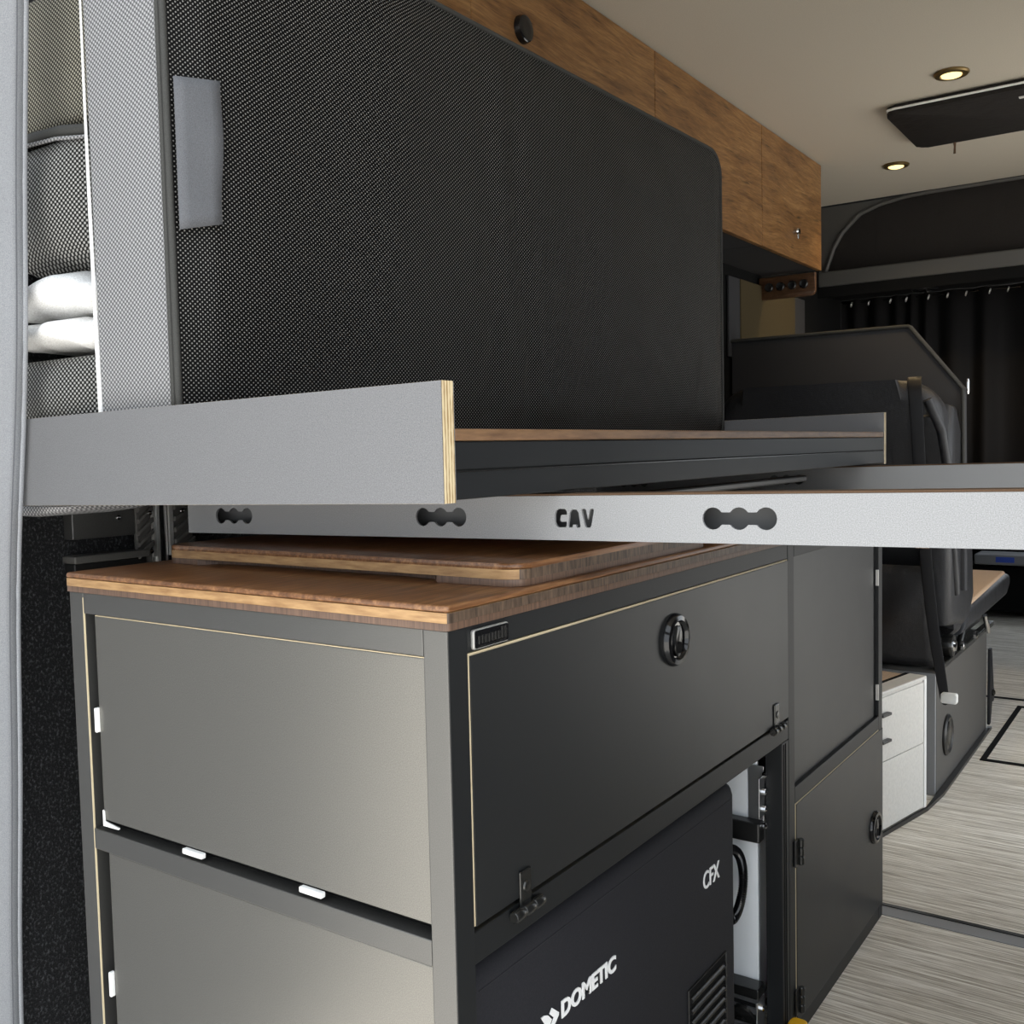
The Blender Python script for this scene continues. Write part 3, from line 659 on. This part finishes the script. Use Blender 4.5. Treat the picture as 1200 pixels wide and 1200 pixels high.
# wall track and ribbed brackets under the bed
tr = thing('wall_track', (-0.785, 0.255, 0.60), 'upright silver track on the carpeted wall under the bed', 'track')
B('track', 'alu', tr, WL + .001, -0.774, 0.240, 0.262, 0.60, 1.05, 0.003)
B('track_slot', 'steel', tr, -0.7745, -0.773, 0.247, 0.255, 0.60, 1.05)
def ribbed(y0, y1, sgn, label):
    t = thing('ribbed_bracket', (-0.76, (y0 + y1) / 2, 0.91), label, 'bracket', 'ribbed brackets on the wall track')
    B('plate', 'dgrey', t, -0.782, -0.774, y0, y1, 0.905, 1.005, 0.002)
    for k in range(5):
        z = 0.915 + k * 0.018
        prism('rib', 'dgrey', t, 'x', [(y0, z), (y0, z + .007), (y1, z + .007 + .02), (y1, z + .02)], -0.774, -0.766, 0.002, 2)
    ya, yb = (y1, y1 + .008) if sgn > 0 else (y0 - .008, y0)
    prism('lock_plate', 'alu', t, 'x', [(ya, .915), (yb, .915), (yb, .995), (ya, .995)], -0.782, -0.772, 0.001, 2, label='notched aluminium plate')
    for z in (0.925, 0.985): lathe('screw', 'chrome', t, (-0.766, (y0 + y1) / 2 + sgn * .006, z), 'x', [(0.004, 0), (0.0035, 0.002), (0.001, 0.003)], 10)
ribbed(0.205, 0.232, 1, 'black ribbed bracket on the door side of the silver wall track')
ribbed(0.272, 0.310, -1, 'black ribbed bracket on the cab side of the silver wall track')
sb = thing('side_beam', (-0.775, 0.15, 0.94), 'flat black beam with a screw along the carpeted wall under the bed', 'beam')
B('beam', 'frame', sb, WL + .001, -0.776, 0.100, 0.204, 0.953, 1.004, 0.001); lathe('screw', 'chrome', sb, (-0.776, 0.176, 0.981), 'x', [(0.004, 0), (0.0035, 0.002), (0.001, 0.003)], 10)
wlg = thing('wall_ledge', (-0.775, 0.15, 0.85), 'narrow black steel ledge on the wall behind the worktop', 'ledge')
B('ledge', 'dgrey', wlg, WL + .001, -0.765, 0.095, 0.222, 0.918, 0.929, 0.002); B('ledge_apron', 'black', wlg, WL + .001, -0.772, 0.098, 0.220, 0.895, 0.918, 0.002)

# ------------------------------------------------------------------ mattress, cushions, pillow
ang = math.atan2(0.040, 1.52)
def mrot(v):                                                # the mattress stands slightly askew: far end nearer the aisle
    dx, dy = v[0] + 0.402, v[1] - 0.012
    return (-0.402 + dx * math.cos(ang) + dy * math.sin(ang), 0.012 - dx * math.sin(ang) + dy * math.cos(ang), v[2])
ms = thing('mattress', (-0.48, 0.77, 1.093), 'tall black mesh mattress section standing on edge with a pale grey side', 'mattress')
my0, my1, mz0, mz1 = 0.012, 1.522, 1.0935, 1.752
def ripple(v):
    x, y, z = v
    if x > -0.405:
        k = min(1, max(0, (y - my0) / .05)) * min(1, max(0, (my1 - y) / .05)) * min(1, max(0, (z - mz0) / .05)) * min(1, max(0, (mz1 - z) / .05))
        x += k * (0.010 + 0.003 * math.sin(y * 9 + 1.1 * math.sin(z * 6)) + 0.0022 * math.sin(y * 21 + z * 4) + 0.002 * math.sin(z * 15 + y * 3))
        g = lambda c, w_: math.exp(-((y - c) / w_) ** 2)
        x -= k * (0.006 * g(0.70 + .015 * math.sin(z * 7), 0.020) + 0.004 * g(0.60 + .02 * math.sin(z * 5 + 1), 0.022) + 0.003 * g(0.92 + .05 * (z - 1.4), 0.05)
                  + 0.004 * math.exp(-((y - 1.38 - 0.35 * (z - 1.2)) / 0.022) ** 2) * max(0, 1 - abs(z - 1.2) / .14))
    return mrot((x, y, z))
# face: a finely divided sheet, kept inside a rounded outline
outl = rrect(my0, my1, mz0, mz1, (0.055, 0.03, 0.02, 0.02), 8)
bm = prism_bm('x', outl, -0.560, -0.409, 0)
for v in bm.verts: v.co = Vector(mrot(v.co))
core = from_bm(bm, 'side_band', 'mat_side', ms, 40, 'pale grey mesh side')
bm = bmesh.new(); ny, nz = 240, 64
def inside(y, z):
    r = 0.055
    if y > my1 - r and z > mz1 - r: return math.hypot(y - (my1 - r), z - (mz1 - r)) - r
    return -1
grid = []
for i in range(ny + 1):
    row = []
    for j in range(nz + 1):
        y = my0 + .004 + (my1 - my0 - .008) * i / ny; z = mz0 + .002 + (mz1 - mz0 - .006) * j / nz
        r = 0.055; cy, cz = my1 - r, mz1 - r
        if y > cy and z > cz:
            d = math.hypot(y - cy, z - cz)
            if d > r - .004: y = cy + (y - cy) * (r - .004) / d; z = cz + (z - cz) * (r - .004) / d
        row.append(bm.verts.new(ripple((-0.4025, y, z))))
    grid.append(row)
for i in range(ny):
    for j in range(nz): bm.faces.new((grid[i][j], grid[i + 1][j], grid[i + 1][j + 1], grid[i][j + 1]))
face = from_bm(bm, 'mesh_face', 'mat_face', ms, 60, 'black mesh face')
def loop_at(x, r): return [mrot((x, y, z)) for y, z in outl]
tube('piping', 'piping', ms, loop_at(-0.4015, 0), 0.0042, 8, True, 'grey piping')
tube('piping', 'piping', ms, [mrot((-0.4095, y - .001 if y < .05 else y, z)) for y, z in outl], 0.0035, 8, True)
tube('white_seam', 'pillow', ms, [mrot((-0.5600 - .004 * math.sin((z - 1.1) * 4), my0 - .002, z)) for z in [1.10 + .62 * k / 20 for k in range(21)]], [0.0032 - .0022 * k / 20 for k in range(21)], 8, label='white seam')
# grey hook-and-loop tab on the face near the piping
bm = bmesh.new(); rows = []
for i in range(13):
    z = 1.333 + (1.506 - 1.333) * i / 12
    rows.append([bm.verts.new(mrot((-0.390 + 0.010 * s + 0.002 * math.sin(i * .7 + s * 3) * s, 0.0145 + s * (0.058 - .006 * (1 - i / 12) ** 2), z + 0.008 * s * (1 if i > 6 else (1.6 - i * .1))))) for s in (0, .25, .5, .75, 1)])
for a, b in zip(rows, rows[1:]):
    for q in range(4): bm.faces.new((a[q], a[q + 1], b[q + 1], b[q]))
tabo = from_bm(bm, 'grip_tab', 'strap', ms, 60, 'grey fabric grip tab'); md = tabo.modifiers.new('t', 'SOLIDIFY'); md.thickness = 0.002
tube('tab_stitching', 'piping', tabo, [mrot((-0.3885, 0.017, z)) for z in [1.336 + .165 * k / 8 for k in range(9)]], 0.0008, 5)

def puffy(name, mat, parent, x0, x1, y0, y1, z0, z1, bulge, rnd, fn=None, nseg=14):
    """soft block: superellipsoid-like box with a belly towards the rear"""
    bm = bmesh.new(); bmesh.ops.create_cube(bm, size=2.0)
    bmesh.ops.subdivide_edges(bm, edges=bm.edges[:], cuts=nseg, use_grid_fill=True)
    hx, hy, hz = (x1 - x0) / 2, (y1 - y0) / 2, (z1 - z0) / 2
    for v in bm.verts:
        p = v.co.copy(); q = Vector((p.x * hx, p.y * hy, p.z * hz))
        inner = Vector((max(-hx + rnd, min(hx - rnd, q.x)), max(-hy + rnd, min(hy - rnd, q.y)), max(-hz + rnd, min(hz - rnd, q.z))))
        d = q - inner
        if d.length > 1e-6:
            m_ = max(abs(d.x), abs(d.y), abs(d.z)); q = inner + d.normalized() * m_
        f = (1 - p.x ** 2) * (1 - p.z ** 2)
        if p.y < 0: q.y -= bulge * f * min(1, -p.y)
        c = Vector(((x0 + x1) / 2, (y0 + y1) / 2, (z0 + z1) / 2)) + q
        v.co = Vector(fn(c)) if fn else c
    return from_bm(bm, name, mat, parent, 70)
c1 = thing('cushion', (-0.68, 0.3, 1.50), 'mesh cushion with yellowish light in its colour, wedged upright behind the mattress above the piped cushion', 'cushion', 'cushions behind the mattress')
puffy('body', 'cush2', c1, -0.795, -0.580, 0.045, 0.55, 1.508, 1.693, 0.006, 0.012)
c2 = thing('cushion', (-0.68, 0.3, 1.30), 'charcoal mesh cushion with a piped top edge pressing down on the white pillow', 'cushion', 'cushions behind the mattress')
puffy('body', 'cush', c2, -0.795, -0.576, 0.032, 0.55, 1.326, 1.500, 0.022, 0.03)
tube('piping', 'piping', c2, [(-0.79, 0.040, 1.490), (-0.75, 0.030, 1.497), (-0.70, 0.028, 1.499), (-0.64, 0.030, 1.497), (-0.585, 0.036, 1.490)], 0.008, 8)
tube('piping_seam', 'mat_side', c2, [(-0.79, 0.034, 1.478), (-0.75, 0.022, 1.484), (-0.70, 0.018, 1.487), (-0.64, 0.020, 1.485), (-0.585, 0.030, 1.480)], 0.0025, 6)
c3 = thing('cushion', (-0.68, 0.3, 1.09), 'charcoal mesh cushion under the white pillow, resting behind the end board', 'cushion', 'cushions behind the mattress')
puffy('body', 'cush', c3, -0.795, -0.574, 0.030, 0.55, 1.095, 1.211, 0.020, 0.016)
c4 = puffy('bolster', 'mat_side', None, -0.792, -0.66, 0.020, 0.16, 0.992, 1.0085, 0.0, 0.008, fn=lambda c: (c.x, c.y, min(1.0085, c.z + max(0, c.x + 0.75) * 0.11)), nseg=8)
tag(c4, 'grey mesh bolster sagging below the left end of the grey end board', 'cushion')
pw = thing('pillow', (-0.68, 0.25, 1.20), 'crumpled white pillow squeezed between the charcoal cushions behind the mattress', 'pillow')
def crum(c): return (c.x, c.y + .006 * math.sin(c.x * 60 + c.z * 40), c.z + .002 * math.sin(c.x * 75) + .001 * math.sin(c.x * 140 + c.y * 50))
def wedge_hi(c):
    t = (c.x + 0.795) / 0.215; k = 0.45 + 0.50 * math.exp(-((t - 0.62) / 0.33) ** 2)
    return crum(Vector((c.x, c.y, 1.268 + (c.z - 1.268) * k)))
def wedge_lo(c):
    t = (c.x + 0.795) / 0.215; k = 0.66 + 0.22 * t
    return crum(Vector((c.x, c.y, 1.258 + (c.z - 1.258) * k)))
puffy('upper_fold', 'pillow', pw, -0.795, -0.578, 0.022, 0.50, 1.262, 1.325, 0.02, 0.026, wedge_hi)
puffy('lower_fold', 'pillow', pw, -0.797, -0.578, 0.020, 0.50, 1.208, 1.258, 0.02, 0.022, wedge_lo)

# ------------------------------------------------------------------ bench, partition, white drawers
wc = thing('drawer_unit', (-0.2, 2.1, 0.0), 'low off-white drawer unit with tan top standing before the bench', 'cabinet')
A0, A1 = Vector((-0.150, 1.885)), Vector((-0.066, 2.277)); dirv = (A1 - A0).normalized(); nor = Vector((-dirv.y, dirv.x))
def wcf(v):                                                 # x: depth inwards from the face, y: along the face
    p = A0 + dirv * v[1] + nor * v[0]; return (p.x, p.y, v[2])
LW = (A1 - A0).length
B('body', 'whitecab', wc, 0.004, 0.40, 0.0, LW - .002, 0.012, 0.385, 0.001, fn=wcf)
B('drawer_front', 'whitecab', wc, 0.0, 0.004, 0.004, LW - .016, 0.205, 0.380, 0.001, fn=wcf); B('drawer_front', 'whitecab', wc, 0.0, 0.004, 0.004, LW - .016, 0.015, 0.202, 0.001, fn=wcf)
B('edge_trim', 'white', wc, -0.002, 0.012, LW - .015, LW, 0.012, 0.390, 0.002, fn=wcf)
B('top', 'whitecab', wc, -0.002, 0.05, 0.0, LW, 0.386, 0.397, 0.003, fn=wcf); B('top_inset', 'tan', wc, 0.062, 0.40, 0.0, LW - .02, 0.386, 0.396, fn=wcf, label='tan top')
B('top_gap', 'matte', wc, 0.05, 0.062, 0.0, LW, 0.386, 0.3965, fn=wcf)
for z in (0.335, 0.262): B('pull', 'black', wc, -0.014, 0.0, 0.115, 0.165, z - .004, z + .004, 0.002, fn=wcf)
struct(prism('trim_3', 'black', None, 'z', [(-0.144, 1.885), (-0.060, 2.277), (-0.048, 2.44), (-0.052, 3.27), (-0.066, 3.27), (-0.066, 2.29), (-0.15, 1.885)], 0.0, 0.010, smooth=None))

bs = thing('storage_box', (-0.42, 2.85, 0.0), 'grey storage box under the bench with a round black speaker on its aisle side', 'storage box')
B('base_box', 'dgrey', bs, -0.76, -0.068, 2.425, 3.25, 0.0, 0.372, 0.004)
B('rear_panel', 'lgrey', bs, -0.76, -0.070, 2.415, 2.425, 0.0, 0.372, 0.002, label='pale grey rear panel')
spk = lathe('speaker', 'black', bs, (-0.068, 2.565, 0.152), 'x', [(0.064, 0), (0.064, 0.006), (0.056, 0.010), (0.050, 0.006), (0.02, 0.004)], 28, 'round black speaker')
lathe('speaker_grille', 'steel', spk, (-0.064, 2.565, 0.152), 'x', [(0.046, 0.0), (0.04, 0.004), (0.01, 0.006)], 24)

st = thing('leatherette_bench', (-0.42, 2.8, 0.40), 'black leatherette bench seat with tan cushion top seen from behind', 'bench')
def recl(v): return (v[0], v[1] + (1.25 - v[2]) * 0.30, v[2])
prism('backrest', 'leather', st, 'y', rrect(-0.76, -0.052, 0.45, 1.252, (0.12, 0.12, .03, .03), 8), 2.355, 2.52, 0.06, 6, 50, fn=recl)
prism('side_bolster', 'leather', st, 'x', [(2.47, 0.51), (2.70, 0.475), (2.79, 0.49), (2.86, 0.56), (2.80, 0.75), (2.66, 1.05), (2.57, 1.18), (2.50, 1.18), (2.46, 0.95)], -0.135, -0.040, 0.028, 4, 50)
tube('bolster_piping', 'leather', st, [recl((-0.085, 2.352, 1.19)), recl((-0.052, 2.352, 1.10)), recl((-0.042, 2.352, 1.0)), recl((-0.04, 2.352, 0.6))], 0.014, 8)
prism('seat_cushion', 'leather', st, 'x', [(2.72, 0.44), (3.58, 0.455), (3.66, 0.49), (3.65, 0.535), (3.58, 0.545), (2.82, 0.515)], -0.70, -0.050, 0.020, 4, 50)
B('cushion_top', 'tan', st, -0.66, -0.060, 2.86, 3.60, 0.530, 0.552, 0.010, 3, label='tan cushion top', fn=lambda v: (v[0], v[1], v[2] + (v[1] - 3.6) * 0.035))
bm = bmesh.new(); rows = []
for i in range(25):
    x = -0.60 + 0.52 * i / 24
    rows.append([bm.verts.new((x, 2.385 + .05 * t + .012 * math.sin(x * 26 + t * 6) * (1 - abs(2 * t - 1)) - .03 * math.sin(t * PI), 0.70 - 0.31 * t)) for t in [k / 10 for k in range(11)]])
for a, b in zip(rows, rows[1:]):
    for q in range(10): bm.faces.new((a[q], a[q + 1], b[q + 1], b[q]))
sk = from_bm(bm, 'skirt', 'leather', st, 70, 'loose black leatherette skirt'); md = sk.modifiers.new('t', 'SOLIDIFY'); md.thickness = 0.003
tube('skirt_zip', 'steel', st, [(-0.083, 2.45, 0.69), (-0.090, 2.42, 0.62), (-0.098, 2.43, 0.56)], 0.004, 6)
# recliner and runners under the seat
B('runner', 'steel', st, -0.085, -0.060, 2.46, 3.35, 0.374, 0.392, 0.003)
lathe('recliner_hub', 'steel', st, (-0.085, 2.60, 0.428), 'x', [(0.036, 0), (0.036, 0.022), (0.034, 0.030), (0.014, 0.032)], 22)
lathe('recliner_cap', 'chrome', st, (-0.056, 2.60, 0.428), 'x', [(0.020, 0), (0.016, 0.008), (0.006, 0.010)], 16)
for y in (2.74, 2.95): lathe('runner_bolt', 'chrome', st, (-0.06, y, 0.405), 'x', [(0.014, 0), (0.014, 0.010), (0.006, 0.014)], 14)
tube('seat_leg', 'steel', st, [(-0.07, 2.75, 0.39), (-0.068, 2.80, 0.43), (-0.07, 2.84, 0.46)], 0.012, 8); tube('seat_lever', 'chrome', st, [(-0.05, 3.10, 0.45), (-0.046, 3.12, 0.41), (-0.048, 3.15, 0.385)], 0.009, 8)
prism('seat_frame', 'black', st, 'x', [(2.48, 0.392), (3.30, 0.392), (3.45, 0.455), (2.48, 0.455)], -0.70, -0.100, 0.004, 2)

sbt = thing('seat_belt', (-0.09, 2.35, 0.3), 'black seat belt looped over the bench backrest with a pale buckle end', 'seat belt')
bm = bmesh.new(); path = [((-0.140, 2.47, 1.262), .022), ((-0.128, 2.40, 1.264), .022), ((-0.118, 2.352, 1.245), .022), ((-0.112, 2.342, 1.19), .020), ((-0.104, 2.40, 1.0), .019), ((-0.094, 2.46, 0.80), .018), ((-0.083, 2.385, 0.66), .018), ((-0.068, 2.365, 0.52), .017), ((-0.050, 2.372, 0.40), .017), ((-0.040, 2.40, 0.32), .014), ((-0.038, 2.41, 0.285), .012)]
L_, R_ = [], []
for (p, hw) in path:
    q = p if p[2] > 1.2 else (p[0], min(p[1], 2.34 + (1.25 - p[2]) * 0.05) , p[2])
    L_.append(bm.verts.new((q[0] - hw, q[1], q[2]))); R_.append(bm.verts.new((q[0] + hw, q[1] + .004, q[2])))
for i in range(len(path) - 1): bm.faces.new((L_[i], R_[i], R_[i + 1], L_[i + 1]))
wb = from_bm(bm, 'webbing', 'belt', sbt, 70); md = wb.modifiers.new('t', 'SOLIDIFY'); md.thickness = 0.003
md = wb.modifiers.new('s', 'SUBSURF'); md.levels = 2; md.render_levels = 2
prism('buckle', 'white', sbt, 'y', rrect(-0.045, 0.0, 0.300, 0.330, 0.006, 3), 2.36, 2.385, 0.004, 2, label='pale buckle end')
tube('belt_ring', 'chrome', sbt, [(-0.115, 2.368, 0.757), (-0.078, 2.368, 0.757), (-0.075, 2.368, 0.772), (-0.118, 2.368, 0.772)], 0.0035, 6, True)

ah = thing('strap_hook', (-0.05, 3.29, 0.05), 'small black strap and hook hanging at the far corner of the storage box', 'hook')
prism('strap', 'belt', ah, 'x', [(3.26, 0.30), (3.29, 0.30), (3.33, 0.14), (3.36, 0.12), (3.33, 0.09), (3.30, 0.10), (3.27, 0.02), (3.25, 0.02)], -0.066, -0.056, 0.002, 2)
lathe('hook_eye', 'steel', ah, (-0.056, 3.30, 0.13), 'x', [(0.012, 0), (0.012, 0.006), (0.006, 0.010)], 12)
pt = thing('partition', (-0.38, 2.62, 0.3), 'charcoal upholstered partition with a cut-off top corner behind the bench backrest', 'partition')
prism('panel', 'partition', pt, 'y', [(-0.79, 0.60), (-0.79, 1.437), (-0.193, 1.437), (-0.032, 1.230), (-0.026, 0.60)], 2.62, 2.66, 0.006, 2, 30)
tube('border', 'piping', pt, [(-0.79, 2.617, 1.433), (-0.196, 2.617, 1.433), (-0.036, 2.617, 1.228), (-0.030, 2.617, 0.80)], 0.006, 8, label='taupe border')
lathe('clip', 'chrome', pt, (-0.024, 2.63, 1.235), 'z', [(0.003, -0.024), (0.005, -0.018), (0.005, 0.018), (0.003, 0.024)], 10)
